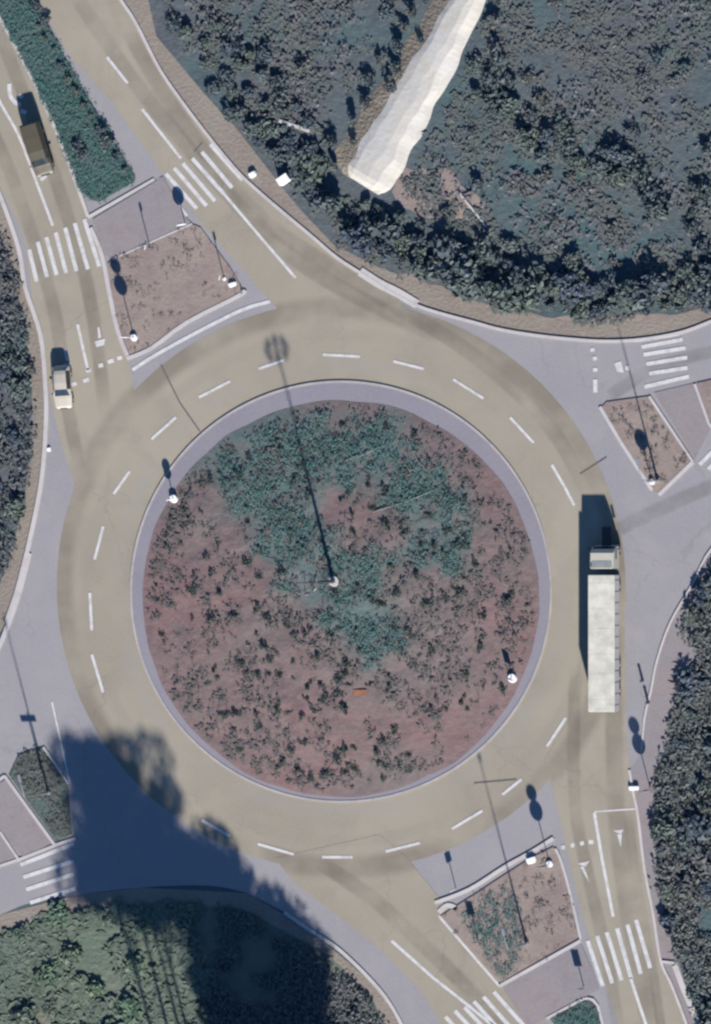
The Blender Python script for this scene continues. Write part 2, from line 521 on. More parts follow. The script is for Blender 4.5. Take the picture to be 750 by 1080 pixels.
lines("yield_dashes", [[(592, 894), (596, 893)], [(602, 892), (606, 891)], [(612, 890), (616, 889)], [(621, 888), (626, 888)]], 0.40)

# dark, oil-stained wheel tracks and tarred seams on the asphalt
def stain_mat():
    m = bpy.data.materials.new("oily_wheel_track")
    nt, nd, lk = nodes_of(m)
    b = nd["Principled BSDF"]
    g = nd.new("ShaderNodeNewGeometry")
    uv = nd.new("ShaderNodeUVMap")
    sx = nd.new("ShaderNodeSeparateXYZ")
    lk.new(uv.outputs[0], sx.inputs[0])
    ed = nd.new("ShaderNodeMapRange")
    ed.interpolation_type = 'SMOOTHSTEP'
    ed.inputs[1].default_value = 0.0
    ed.inputs[2].default_value = 0.45
    lk.new(sx.outputs[0], ed.inputs[0])
    en = nd.new("ShaderNodeMapRange")
    en.interpolation_type = 'SMOOTHSTEP'
    en.inputs[1].default_value = 0.0
    en.inputs[2].default_value = 0.25
    lk.new(sx.outputs[1], en.inputs[0])
    a = mul(nt, mul(nt, ed.outputs[0], en.outputs[0]), noise_f(nt, g.outputs['Position'], 0.16, 4, 0.3, 0.7))
    lk.new(mul(nt, a, 0.30), b.inputs['Alpha'])
    b.inputs['Base Color'].default_value = (0.115, 0.098, 0.078, 1)
    b.inputs['Roughness'].default_value = 0.8
    return m


STAIN = stain_mat()


def track(pts, w, z):
    q = catmull(pts, 6)
    ps = [P(p[0], p[1]) for p in q]
    bm = bmesh.new()
    uvl = bm.loops.layers.uv.new("UVMap")
    n = len(ps)
    rows = []
    for i in range(n):
        t_ = (ps[min(i + 1, n - 1)] - ps[max(i - 1, 0)]).normalized()
        nr = Vector((-t_.y, t_.x, 0)) * w / 2
        rows.append([bm.verts.new((ps[i] + nr * k).to_tuple()[:2] + (z,)) for k in (-1, 0, 1)])
    for i in range(n - 1):
        for k in (0, 1):
            f = bm.faces.new((rows[i][k], rows[i + 1][k], rows[i + 1][k + 1], rows[i][k + 1]))
            us = (0, 0, 1, 1) if k == 0 else (1, 1, 0, 0)
            ii = (i, i + 1, i + 1, i)
            for l, u, j in zip(f.loops, us, ii):
                e = j / (n - 1)
                l[uvl].uv = (u, min(e, 1 - e) * 2)
    bmesh.ops.recalc_face_normals(bm, faces=bm.faces)
    if sum(f.normal.z for f in bm.faces) < 0:
        bmesh.ops.reverse_faces(bm, faces=bm.faces)
    bm_obj("wheel_track", bm, STAIN, road)


for k, (pts, w) in enumerate([
        ([(-10, 10), (14, 72), (45, 150), (72, 230), (92, 300), (105, 380), (112, 450)], 1.7),
        ([(-25, 100), (12, 185), (38, 260), (60, 340), (70, 420), (85, 500)], 1.7),
        ([(70, -20), (130, 70), (185, 140), (250, 215), (320, 280), (400, 325), (470, 360)], 1.9),
        ([(110, -20), (150, 60), (205, 145), (270, 225), (340, 275), (420, 325), (500, 375), (580, 450), (630, 540)], 1.9),
        ([(330, 905), (390, 945), (440, 990), (500, 1050), (550, 1110)], 1.9),
        ([(690, 1100), (672, 1010), (658, 930), (650, 850), (648, 770), (645, 690)], 2.2),
        ([(655, 1100), (640, 1010), (622, 930), (608, 860), (605, 780), (608, 700)], 1.6),
        ([(700, 1100), (688, 1020), (672, 930), (662, 850)], 1.2),
        ([(640, 420), (700, 385), (780, 365)], 1.6), ([(650, 560), (690, 540), (780, 500)], 1.8)]):
    track(pts, w, 0.0605 + k * 0.0006)
for sg in ([(170, 385), (190, 425), (211, 455)], [(500, 826), (545, 822)], [(205, 160), (214, 150)], [(612, 500), (640, 482)]):
    bm = bmesh.new()
    strip_into(bm, sg, 0.12, 0.0675, 0.0675)
    for f in bm.faces:
        if f.normal.z < 0:
            f.normal_flip()
    bm_obj("tar_seam", bm, paint_mat("tar", (0.09, 0.085, 0.08), 0.7), road)

# ------------------------------------------------------------------ islands and kerbs
MEDIAN = catmull([(-22, -30), (0, 17), (30, 73), (60, 138), (84, 200)], 4) + [(97, 211), (105, 213), (140, 193)] + catmull([(143, 188), (115, 140), (85, 90), (60, 45), (38, 0), (22, -30)], 4)
poly_mesh("median", MEDIAN, 0.15, M['greensoil'], 0.14)
poly_mesh("refuge", [(98, 231), (163, 192), (172, 186), (196, 229), (203, 236), (118, 273), (109, 268)], 0.10, M['pave'], 0.09)
NWI = [(114, 278), (119, 273.5), (203, 236.5), (212, 240), (245, 285), (256, 305), (250, 311), (197, 338), (160, 364), (137, 374), (126, 347), (118, 310)]
poly_mesh("traffic_island", NWI, 0.13, M['soil'], 0.12)
poly_mesh("traffic_island", [(634, 430), (640, 424), (684, 418), (729, 487), (694, 520), (688, 517)], 0.13, M['soil'], 0.12)
poly_mesh("traffic_island", [(735, 404), (762, 398), (790, 440), (770, 470), (750, 446)], 0.13, M['soil'], 0.12)
SEI = [(465, 966), (500, 944), (535, 921), (562, 904), (584, 893), (590, 905), (600, 942), (610, 989), (528, 1036)]
poly_mesh("traffic_island", SEI, 0.13, M['soil'], 0.12)
poly_mesh("refuge", [(529, 1040), (612, 993), (624, 1020), (632, 1044), (608, 1056), (572, 1076), (560, 1088)], 0.10, M['pave'], 0.09)
poly_mesh("traffic_island", [(580, 1074), (608, 1060), (621, 1055), (631, 1064), (640, 1100), (600, 1100)], 0.13, M['greensoil'], 0.12)
poly_mesh("refuge", [(6, 822), (56, 889), (24, 904), (-20, 850), (-20, 838)], 0.10, M['pave'], 0.09)
poly_mesh("refuge", [(-30, 866), (0, 879), (20, 907), (-30, 928)], 0.075, M['pave'], 0.06)
poly_mesh("traffic_island", [(10, 818), (20, 796), (44, 788), (72, 828), (76, 880), (60, 888)], 0.13, M['greensoil'], 0.12)
poly_mesh("refuge", [(690, 414), (732, 404), (750, 452), (733, 484)], 0.075, M['pave'], 0.06)

kerb([(-22, -30), (0, 18), (30, 74), (60, 139), (85, 205), (93, 228)], 0.32, 0.16)
kerb([(93, 229), (163, 189)], 0.26, 0.13, 1)
kerb([(96, 240), (108, 270), (116, 310), (124, 347), (135, 376)], 0.40, 0.15)
kerb([(134, 378), (160, 367), (197, 340), (250, 313), (259, 306)], 0.34, 0.18, 3)
kerb([(118, 274), (203, 236)], 0.16, 0.135, 1)
kerb(NE_KERB, 0.30, 0.15)
kerb([(380, 286), (400, 299), (420, 309), (440, 321)], 0.9, 0.13)
kerb(W_KERB, 0.42, 0.15)
kerb([(30, 583), (20, 622), (8, 658)], 0.7, 0.14)
kerb(E_KERB, 0.20, 0.15)
kerb(SE_KERB, 0.26, 0.15)
kerb([(697, 1014), (715, 1016)], 0.26, 0.145, 1)
kerb([(712, 1018), (722, 1045), (744, 1095)], 0.55, 0.12)
kerb([(633, 429), (656, 468), (688, 517)], 0.32, 0.16, 1)
kerb([(685, 418), (731, 487)], 0.26, 0.16, 1)
kerb([(695, 522), (731, 487)], 0.34, 0.165, 1)
kerb([(733, 405), (748, 447), (766, 470)], 0.26, 0.16, 1)
kerb([(459, 952), (495, 938), (533, 914), (560, 899), (584, 884)], 0.36, 0.16)
kerb([(586, 895), (592, 908), (601, 940), (613, 991)], 0.26, 0.16)
kerb([(527, 1040), (613, 992)], 0.34, 0.165, 1)
kerb([(463, 962), (472, 955), (482, 958)], 0.5, 0.13)
kerb([(577, 1074), (607, 1058), (620, 1053), (631, 1061), (640, 1100)], 0.26, 0.16, 2)
kerb([(5, 818), (58, 891)], 0.30, 0.16, 1)
kerb([(5, 818), (-25, 842)], 0.26, 0.155, 1)
kerb([(0, 877), (21, 908)], 0.24, 0.13, 1)
kerb([(-25, 922), (24, 905), (62, 890), (80, 884)], 0.26, 0.135, 1)
kerb([(46, 788), (60, 808), (73, 827)], 0.22, 0.16, 1)
kerb(S_KERB, 0.34, 0.15)

# central island: apron, kerb and a low soil mound
bm = bmesh.new()
A, B = ring_pts((360, 630.5), 207, 160), ring_pts((360, 624), 221, 160)
av = [bm.verts.new(P(*p, 0.12)) for p in A]
bv = [bm.verts.new(P(*p, 0.10)) for p in B]
for i in range(160):
    j = (i + 1) % 160
    bm.faces.new((av[i], bv[i], bv[j], av[j]))
tag(bm_obj("apron", bm, M['apron']), kind='structure')
ring_kerb = kerb(ring_pts((360, 624), 221.5, 160), 0.22, 0.15, 1, True)
ring_kerb.data.materials[0] = M['dullkerb']

CI = (360, 631.5)
CR = 209


def island_z(x, y):
    r = math.hypot(x - CI[0], y - CI[1]) / CR
    if r >= 1:
        return 0.12
    n = noise.fractal(Vector((x * 0.03, y * 0.03, 3.1)), 0.9, 2.0, 4)
    return 0.14 + 1.0 * (1 - r * r) + n * 0.13 * min(1, (1 - r) * 6)


bm = bmesh.new()
rows = []
NR, NA = 60, 200
for i in range(NR + 1):
    r = CR * (0.004 + 0.996 * i / NR)
    row = []
    for k in range(NA):
        a = 2 * math.pi * k / NA
        rr = r + (noise.noise(Vector((math.cos(a) * 6, math.sin(a) * 6, 1))) * 2.0 if i == NR else 0)
        x, y = CI[0] + rr * math.cos(a), CI[1] - rr * math.sin(a)
        row.append(bm.verts.new(P(x, y, island_z(x, y) if i < NR else 0.14)))
    rows.append(row)
for i in range(NR):
    for k in range(NA):
        j = (k + 1) % NA
        bm.faces.new((rows[i][k], rows[i + 1][k], rows[i + 1][j], rows[i][j]))
bm.faces.new(rows[0])
mound = tag(bm_obj("island_mound", bm, M['islandsoil'], None, True), kind='structure')

# pale gravel bank
bm = bmesh.new()
N = 48
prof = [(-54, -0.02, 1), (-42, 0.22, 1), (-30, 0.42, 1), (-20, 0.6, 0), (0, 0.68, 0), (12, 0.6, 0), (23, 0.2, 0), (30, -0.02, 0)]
rows = []
for i in range(N + 1):
    t = i / N
    cx, cy = 385 + t * 128, 197 - t * 245
    wd = (0.93 - 0.40 * t) * (0.55, 0.78, 0.92, 0.98)[min(i, 3)]
    dx, dy = 0.86, 0.509
    bulge = 6 * math.sin(t * 2.2)
    row = []
    for (off, hz, _) in prof:
        nz = noise.noise(Vector((t * 14, off * 0.06, 0.5)))
        o2 = (off + nz * 5) * wd + bulge
        e = 1.0 if i > 1 else (0.0 if i == 0 else 0.8)
        row.append(bm.verts.new(P(cx + dx * o2 + (nz * 4 if i == 0 else 0), cy + dy * o2 + (nz * 3 if i == 0 else 0), max(-0.02, hz * e + nz * 0.03 * (hz > 0.1)))))
    rows.append(row)
for i in range(N):
    for k in range(len(prof) - 1):
        f = bm.faces.new((rows[i][k], rows[i][k + 1], rows[i + 1][k + 1], rows[i + 1][k]))
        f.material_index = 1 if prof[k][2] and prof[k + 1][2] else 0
bmesh.ops.recalc_face_normals(bm, faces=bm.faces)
if sum(f.normal.z for f in bm.faces) < 0:
    bmesh.ops.reverse_faces(bm, faces=bm.faces)
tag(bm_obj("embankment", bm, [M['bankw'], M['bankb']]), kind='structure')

# soil patches showing through the scrub
for pts, mt in (([(415, 205), (432, 180), (470, 182), (500, 205), (520, 240), (490, 245), (450, 232)], 'soil'),
                ([(390, 285), (440, 292), (520, 322), (620, 336), (700, 330), (700, 345), (600, 350), (500, 336), (430, 314)], 'soil')):
    poly_mesh("soil_patch", [(p.x + random.uniform(-4, 4), p.y + random.uniform(-4, 4)) for p in catmull(pts, 5, True)], 0.010, M[mt])

# ------------------------------------------------------------------ vegetation


def leaf_cloud(n, rx, ry, rz, z0, size, seed, lobes=5, flat=0.35, tilt=0.45):
    """n leaf quads through the volume of a lumpy crown; verts (4n,3)"""
    r = np.random.default_rng(seed)
    lc = r.normal(0, 0.42, (lobes, 3))
    lc[:, 2] *= 0.6
    lr = r.uniform(0.40, 0.72, lobes)
    which = r.integers(0, lobes, n)
    d = r.normal(size=(n, 3))
    d /= np.linalg.norm(d, axis=1)[:, None]
    rad = r.uniform(0.35, 1.0, n) ** 0.5
    c = lc[which] + d * (rad * lr[which])[:, None]
    c = c * np.array([rx, ry, rz]) + np.array([0, 0, z0])
    c[:, 2] = np.maximum(c[:, 2], 0.03)
    u = r.normal(size=(n, 3))
    u[:, 2] *= flat
    u /= np.linalg.norm(u, axis=1)[:, None]
    nrm = r.normal(size=(n, 3)) * tilt
    nrm[:, 2] += 1 - tilt
    w = np.cross(nrm, u)
    w /= np.linalg.norm(w, axis=1)[:, None]
    s = size * r.uniform(0.5, 1.3, n)[:, None]
    a, b = u * s, w * s * 0.55
    return np.stack([c - a * .5, c + b * .5, c + a * .5, c - b * .5], 1).reshape(-1, 3)


def quad_mesh(name, V):
    me = bpy.data.meshes.new(name)
    n = len(V) // 4
    me.vertices.add(4 * n)
    me.vertices.foreach_set("co", np.ascontiguousarray(V, dtype=np.float32).ravel())
    me.loops.add(4 * n)
    me.loops.foreach_set("vertex_index", np.arange(4 * n, dtype=np.int32))
    me.polygons.add(n)
    me.polygons.foreach_set("loop_start", np.arange(0, 4 * n, 4, dtype=np.int32))
    me.polygons.foreach_set("loop_total", np.full(n, 4, dtype=np.int32))
    me.update(calc_edges=True)
    return me


def inside(x, y, poly):
    c = False
    j = len(poly) - 1
    for i in range(len(poly)):
        xi, yi = poly[i][0], poly[i][1]
        xj, yj = poly[j][0], poly[j][1]
        if (yi > y) != (yj > y) and x < (xj - xi) * (y - yi) / (yj - yi) + xi:
            c = not c
        j = i
    return c


def scatter(poly, n, nscale=0.02, thr=-0.15, seed=0, avoid=None, soft=0.25, warp=0.0):
    r = random.Random(seed)
    xs = [p[0] for p in poly]
    ys = [p[1] for p in poly]
    out = []
    tries = 0
    while len(out) < n and tries < n * 40:
        tries += 1
        x, y = r.uniform(min(xs), max(xs)), r.uniform(min(ys), max(ys))
        wx = x + warp * noise.fractal(Vector((x * 0.03, y * 0.03, 7.7)), 0.8, 2.0, 3)
        wy = y + warp * noise.fractal(Vector((x * 0.03, y * 0.03, 9.1)), 0.8, 2.0, 3)
        if not inside(wx, wy, poly) or (avoid and inside(wx, wy, avoid)):
            continue
        v = noise.fractal(Vector((x * nscale, y * nscale, seed * 3.7)), 0.8, 2.0, 4)
        if v < thr + r.uniform(-soft, soft):
            continue
        out.append((x, y))
    return out


def stuff(name, pts, mat, label, cat, zf=None, size=(0.18, 0.40), height=0.3, leaves=9, leaf=0.22, seed=1):
    """ground cover: many tufts of leaf blades in one mesh"""
    r = np.random.default_rng(seed)
    protos = [leaf_cloud(leaves, 1, 1, 1, 0.6, leaf / 0.3, 100 + k, 3, 0.15, 0.2) for k in range(6)]
    chunks = []
    for (x, y) in pts:
        V = protos[r.integers(0, 6)]
        a = r.uniform(0, 6.28)
        s = r.uniform(*size)
        ca, sa = math.cos(a) * s, math.sin(a) * s
        z = zf(x, y) if zf else 0.01
        p = P(x, y, z)
        W = np.empty_like(V)
        W[:, 0] = V[:, 0] * ca - V[:, 1] * sa + p.x
        W[:, 1] = V[:, 0] * sa + V[:, 1] * ca + p.y
        W[:, 2] = V[:, 2] * height * r.uniform(0.6, 1.4) + z
        chunks.append(W)
    o = link(name, quad_mesh(name, np.concatenate(chunks)), mat)
    return tag(o, label, cat, None, 'stuff')


BANK = [(328, 190), (345, 213), (422, 213), (500, 60), (535, -40), (445, -40), (390, 60)]
NE = [(178, 20), (215, 82), (262, 140), (310, 198), (362, 258), (405, 280), (470, 306), (540, 326), (620, 340), (690, 336), (750, 320), (800, 298), (800, -40), (150, -40)]
WEST = [(-50, 130), (-10, 215), (8, 262), (26, 330), (36, 400), (35, 470), (25, 540), (10, 590), (-8, 640), (-50, 710)]
EAST = [(800, 560), (756, 592), (736, 624), (716, 668), (740, 692), (722, 718), (708, 768), (692, 822), (691, 880), (697, 935), (708, 985), (724, 1035), (745, 1100), (800, 1100)]
SOUTHWEST = [(-50, 1000), (10, 980), (80, 962), (150, 955), (210, 955), (225, 1000), (222, 1100), (-50, 1100)]
SOUTH = [(225, 955), (255, 962), (315, 994), (350, 1014), (390, 1056), (410, 1100), (222, 1100)]
GREEN = [(190, 500), (215, 462), (255, 436), (310, 428), (400, 440), (455, 462), (482, 510), (500, 560), (496, 605), (455, 600), (410, 590), (395, 630), (430, 650), (425, 690), (408, 706),
         (375, 685), (335, 645), (285, 600), (262, 560), (255, 515), (225, 505)]
GREEN_HOLE = [(345, 510), (400, 520), (430, 560), (380, 600), (350, 570)]

stuff("scrub", scatter(NE, 1700, 0.018, 0.05, 3, BANK), M['scrub'], "grey-green scrub covering the rough ground around the pale gravel bank", "scrub", None, (0.35, 1.0), 0.16, 10, 0.22, 11)
stuff("dry_weeds", scatter(NE, 800, 0.02, 0.0, 5, BANK), leaf_mat("dry_weeds", (0.085, 0.085, 0.09), (0.115, 0.11, 0.112), (0.15, 0.15, 0.155)), "pale dry weeds among the grey-green scrub above the roundabout", "weeds", None, (0.3, 0.8), 0.35, 7, 0.2, 12)
stuff("scrub", scatter(WEST, 1100, 0.02, -0.2, 4), M['scrub'], "grey-brown scrub along the pale kerb of the western roadside", "scrub", None, (0.3, 0.7), 0.5, 9, 0.22, 13)
stuff("scrub", scatter(EAST, 2200, 0.02, -0.2, 6), M['scrub'], "blue-grey scrub beside the pinkish roadside verge right of the truck", "scrub", None, (0.3, 0.7), 0.5, 9, 0.22, 14)
stuff("grass", scatter(SOUTHWEST, 1500, 0.015, -0.1, 7), M['green'], "rough green grass below the crossing near the dark tree shadow", "grass", None, (0.4, 1.0), 0.22, 9, 0.28, 15)
stuff("grass", scatter(SOUTH, 1600, 0.02, -0.2, 8), M['scrub'], "grey-green rough grass inside the pale curved kerb beside the lower exit road", "grass", None, (0.3, 0.6), 0.4, 9, 0.2, 16)
stuff("grass", scatter(MEDIAN, 2600, 0.02, -0.6, 9), M['teal'], "teal-green grass of the long median between the two upper carriageways", "grass", lambda x, y: 0.15, (0.2, 0.42), 0.16, 9, 0.16, 17)
def near_green(x, y):
    wx = x + 26 * noise.fractal(Vector((x * 0.03, y * 0.03, 7.7)), 0.8, 2.0, 3)
    wy = y + 26 * noise.fractal(Vector((x * 0.03, y * 0.03, 9.1)), 0.8, 2.0, 3)
    return 1.0 if inside(wx, wy, GREEN) and not inside(wx, wy, GREEN_HOLE) else 0.0


att = mound.data.attributes.new("grass_cover", 'FLOAT', 'POINT')
for v_, d_ in zip(mound.data.vertices, att.data):
    mx, my = v_.co.x / S + 375, 540 - v_.co.y / S
    d_.value = sum(near_green(mx + dx, my + dy) for dx, dy in ((0, 0), (9, 0), (-9, 0), (0, 9), (0, -9), (6, 6), (-6, 6), (6, -6), (-6, -6), (15, 0), (-15, 0), (0, 15), (0, -15))) / 13
nt = M['islandsoil'].node_tree
bsdf = nt.nodes["Principled BSDF"]
src = bsdf.inputs['Base Color'].links[0].from_socket
an = nt.nodes.new("ShaderNodeAttribute")
an.attribute_name = "grass_cover"
gp = nt.nodes.new("ShaderNodeNewGeometry").outputs['Position']
gc = mixc(nt, (0.060, 0.112, 0.104), (0.088, 0.125, 0.118), noise_f(nt, gp, 1.2, 4))
gf = mul(nt, an.outputs['Fac'], noise_f(nt, gp, 0.5, 4, 0.2, 0.55))
nt.links.new(mixc(nt, src, gc, mul(nt, gf, 0.85)), bsdf.inputs['Base Color'])

stuff("grass", [q for q in scatter(GREEN, 2300, 0.026, -0.13, 10, GREEN_HOLE, 0.3, 26) if math.hypot(q[0] - CI[0], q[1] - CI[1]) < 198], M['teal'], "patchy teal-green grass on the reddish soil of the central island", "grass", island_z, (0.2, 0.48), 0.22, 9, 0.17, 18)
stuff("weeds", scatter(ring_pts(CI, 203, 60), 2600, 0.03, -0.1, 12), leaf_mat("island_weeds", (0.050, 0.056, 0.052), (0.095, 0.09, 0.082), (0.135, 0.125, 0.115)), "thin grey weeds dotting the reddish soil of the central island", "weeds", island_z, (0.2, 0.5), 0.16, 7, 0.2, 19)
stuff("grass", scatter([(482, 962), (500, 950), (540, 930), (548, 960), (552, 990), (545, 1024), (528, 1032)], 320, 0.03, -0.3, 13), M['teal'], "teal grass on the left half of the reddish splitter island near the lower crossing", "grass", lambda x, y: 0.13, (0.2, 0.4), 0.18, 9, 0.16, 20)
stuff("grass", scatter([(14, 816), (22, 798), (44, 790), (70, 828), (73, 878), (60, 884)], 420, 0.03, -0.3, 14), M['scrub'], "grey-green grass on the triangular island left of the tree shadow", "grass", lambda x, y: 0.13, (0.2, 0.4), 0.18, 9, 0.16, 21)
stuff("weeds", scatter(NWI, 130, 0.05, 0.05, 31), leaf_mat("dusty_weeds", (0.09, 0.085, 0.075), (0.13, 0.11, 0.10), (0.17, 0.15, 0.13)), "sparse dusty weeds on the bare soil of the upper left island", "weeds", lambda x, y: 0.13, (0.15, 0.4), 0.16, 7, 0.18, 31)
stuff("weeds", scatter(SEI, 150, 0.05, 0.05, 32), bpy.data.materials["dusty_weeds"], "sparse dusty weeds on the reddish soil of the lower right island", "weeds", lambda x, y: 0.13, (0.15, 0.4), 0.16, 7, 0.18, 32)
stuff("weeds", scatter([(637, 432), (682, 422), (726, 486), (694, 516)], 110, 0.05, 0.0, 33), bpy.data.materials["dusty_weeds"], "sparse dusty weeds on the narrow soil island at the upper right", "weeds", lambda x, y: 0.13, (0.15, 0.4), 0.16, 7, 0.18, 33)
stuff("grass", scatter([(585, 1075), (608, 1062), (620, 1058), (629, 1066), (636, 1098), (600, 1098)], 260, 0.03, -0.5, 15), M['teal'], "dark teal grass inside the small kerbed island below the refuge", "grass", lambda x, y: 0.13, (0.2, 0.4), 0.2, 9, 0.16, 22)

# individual bushes: a few crown meshes, then linked copies
SHRUB_MESH = {}


def shrub_meshes(key, mat, n, leaf, flat=0.4, k=5, lobes=6):
    out = []
    for i in range(k):
        me = quad_mesh(key, leaf_cloud(n, 1, 1, 0.8, 0.62, leaf, sum(map(ord, key)) + i * 13, lobes, flat))
        me.materials.append(mat)
        out.append(me)
    SHRUB_MESH[key] = out


shrub_meshes("roadside_bush", M['dark'], 260, 0.50)
shrub_meshes("scrub_bush", M['scrub'], 240, 0.50)
shrub_meshes("green_bush", M['green'], 260, 0.50)
shrub_meshes("low_shrub", M['low'], 90, 0.6)


def bush(key, x, y, s, label, group, z=0.0, cat="bush", h=1.0):
    o = bpy.data.objects.new(key, random.choice(SHRUB_MESH[key]))
    COL.objects.link(o)
    o.location = P(x, y, z)
    o.rotation_euler = (0, 0, random.uniform(0, 6.28))
    o.scale = (s * random.uniform(.85, 1.15), s * random.uniform(.85, 1.15), s * h * random.uniform(.85, 1.15))
    return tag(o, label, cat, group)


def spaced(poly, n, dmin, seed, thr=-9, avoid=None):
    r = random.Random(seed)
    xs = [p[0] for p in poly]
    ys = [p[1] for p in poly]
    out = []
    for _ in range(n * 60):
        if len(out) >= n:
            break
        x, y = r.uniform(min(xs), max(xs)), r.uniform(min(ys), max(ys))
        if not inside(x, y, poly) or (avoid and inside(x, y, avoid)):
            continue
        if noise.fractal(Vector((x * 0.02, y * 0.02, seed)), 0.8, 2, 3) < thr:
            continue
        if all((x - a) ** 2 + (y - b) ** 2 > dmin * dmin for a, b in out):
            out.append((x, y))
    return out


HEDGE = [(350, 214), (395, 216), (440, 238), (500, 262), (560, 285), (640, 300), (700, 295), (760, 275), (760, 318), (690, 330), (620, 334), (540, 318), (470, 298), (405, 272), (362, 250)]
for x, y in spaced(HEDGE, 70, 13, 2):
    bush("roadside_bush", x, y, random.choice((0.6, 0.8, 1.0, 1.2, 1.6)), "dark blue-green bush in the dense thicket along the curve of the upper right road", "bushes of the dark thicket along the upper right curve", h=0.85)
ALONG = [(180, 22), (235, 22), (300, 70), (335, 150), (340, 215), (312, 200), (262, 142), (215, 84)]
for x, y in spaced(ALONG, 34, 15, 3):
    bush("roadside_bush", x, y, random.uniform(0.6, 1.2), "dark bush in the scrub between the upper road and the pale gravel bank", "bushes between the upper road and the gravel bank", h=0.7)
FIELD = [(230, -30), (800, -30), (800, 270), (640, 290), (480, 245), (430, 190), (330, 130), (300, 60)]
for x, y in spaced(FIELD, 55, 24, 4, -0.1, BANK):
    bush("scrub_bush", x, y, random.uniform(0.4, 1.1), "grey-green bush scattered over the scrub field beyond the dark thicket", "bushes scattered over the scrub field", h=0.7)
for x, y in spaced([(500, 60), (530, 60), (560, 120), (640, 150), (700, 190), (750, 200), (750, 235), (690, 225), (600, 180), (540, 150), (500, 100)], 24, 17, 5):
    bush("roadside_bush", x, y, random.uniform(0.7, 1.3), "dark bush in the diagonal row crossing the scrub field right of the bank", "bushes in the diagonal row right of the bank", h=0.75)
for x, y in spaced([(338, 165), (350, 190), (400, 115), (440, 55), (470, -10), (445, -10), (405, 55)], 16, 16, 6):
    bush("scrub_bush", x, y, random.uniform(0.4, 0.75), "brownish bush on the shaded left slope of the pale gravel bank", "bushes on the left slope of the gravel bank", z=0.3)
for x, y in spaced(WEST, 44, 15, 7):
    bush("roadside_bush" if random.random() < .6 else "scrub_bush", x, y, random.uniform(0.6, 1.2), "bush crowding the outer side of the western kerb", "bushes along the western kerb", h=0.75)
for x, y in spaced(EAST, 62, 16, 8):
    bush("roadside_bush" if random.random() < .75 else "scrub_bush", x, y, random.uniform(0.7, 1.45), "bush in the dark thicket right of the lower right road", "bushes of the thicket beside the lower right road", h=0.75)
for x, y in spaced(SOUTHWEST, 17, 26, 9):
    bush("green_bush", x, y, random.uniform(0.6, 1.4), "leafy grey-green bush in the lit grass below the left crossing", "green bushes below the left crossing", h=0.55)
for x, y in spaced(SOUTH, 14, 20, 10):
    bush("scrub_bush", x, y, random.uniform(0.4, 0.9), "grey-green bush inside the curved kerb left of the lower exit road", "bushes left of the lower exit road")
for i, (x, y) in enumerate([(40, 8), (45, 28), (52, 40), (60, 52), (68, 70), (77, 84), (84, 98), (92, 112), (100, 122), (110, 138), (118, 150), (126, 165), (136, 180), (52, 22)]):
    bush("roadside_bush", x - 3, y, random.uniform(0.32, 0.6), "small dark bush in the row along the right edge of the median grass", "row of bushes along the median", z=0.15)
for x, y in ((87, 163), (83, 155)):
    bush("roadside_bush", x, y, 0.6, "dark bush standing alone in the median grass beside the left carriageway", "pair of bushes in the median grass", z=0.15)

dots = []
for (ox, oy, L) in ((140, 410, [(430, 110), (495, 78), (515, 212), (575, 190), (370, 290), (270, 312), (195, 310), (240, 325), (180, 415), (240, 420), (195, 460), (135, 440), (130, 475), (75, 540), (125, 540), (170, 530), (300, 535), (255, 575), (215, 635), (275, 635), (305, 695), (215, 690), (400, 590), (445, 545), (590, 450), (560, 320), (610, 360), (640, 470), (625, 665), (690, 645), (700, 710), (440, 640), (400, 390), (495, 175), (400, 225), (640, 130), (725, 120), (660, 210), (480, 480), (520, 620), (550, 500), (590, 560), (655, 520), (668, 570), (680, 610), (590, 270), (600, 300)]),
                    (350, 410, [(40, 122), (190, 130), (285, 150), (130, 325), (65, 355), (190, 350), (155, 415), (340, 437), (255, 495), (315, 495), (405, 487), (460, 500), (430, 535), (470, 540), (345, 570), (400, 575), (315, 540), (360, 540), (495, 600), (435, 690), (400, 720), (330, 738), (230, 690), (280, 600), (100, 685), (145, 720), (210, 605), (125, 550), (700, 690), (605, 725), (620, 700), (460, 370), (375, 300), (250, 455), (195, 465), (260, 275), (20, 700), (300, 640)]),
                    (140, 620, [(215, 12), (305, 15), (210, 100), (275, 108), (355, 95), (435, 155), (460, 200), (470, 100), (440, 65), (380, 260), (440, 298), (508, 298), (560, 250), (645, 235), (690, 160), (740, 290), (715, 310), (655, 330), (610, 335), (605, 378), (630, 420), (670, 370), (735, 410), (710, 360), (590, 440), (505, 410), (430, 430), (445, 470), (360, 430), (320, 435), (350, 480), (370, 545), (155, 322), (185, 440), (205, 475), (550, 550), (570, 628), (515, 605), (595, 530), (730, 550), (710, 580), (665, 640), (690, 645), (740, 600), (615, 650), (570, 160), (540, 120), (600, 155), (690, 95), (740, 260), (480, 238)]),
                    (350, 620, [(335, 50), (400, 40), (445, 15), (230, 15), (145, 40), (180, 55), (275, 145), (225, 135), (200, 180), (110, 215), (245, 210), (150, 240), (205, 300), (205, 340), (55, 290), (30, 310), (25, 365), (50, 410), (345, 415), (395, 415), (450, 385), (220, 490), (180, 515), (50, 550), (80, 615), (160, 560), (165, 600), (185, 605), (235, 605), (180, 650), (265, 570), (100, 690), (45, 630), (20, 590), (605, 45), (675, 55), (530, 90), (515, 200), (465, 295), (590, 345), (580, 415), (90, 160), (60, 255), (350, 210), (140, 200), (80, 545)])):
    for (a, b) in L:
        dots.append((ox + a * 0.3067, oy + b * 0.3067))
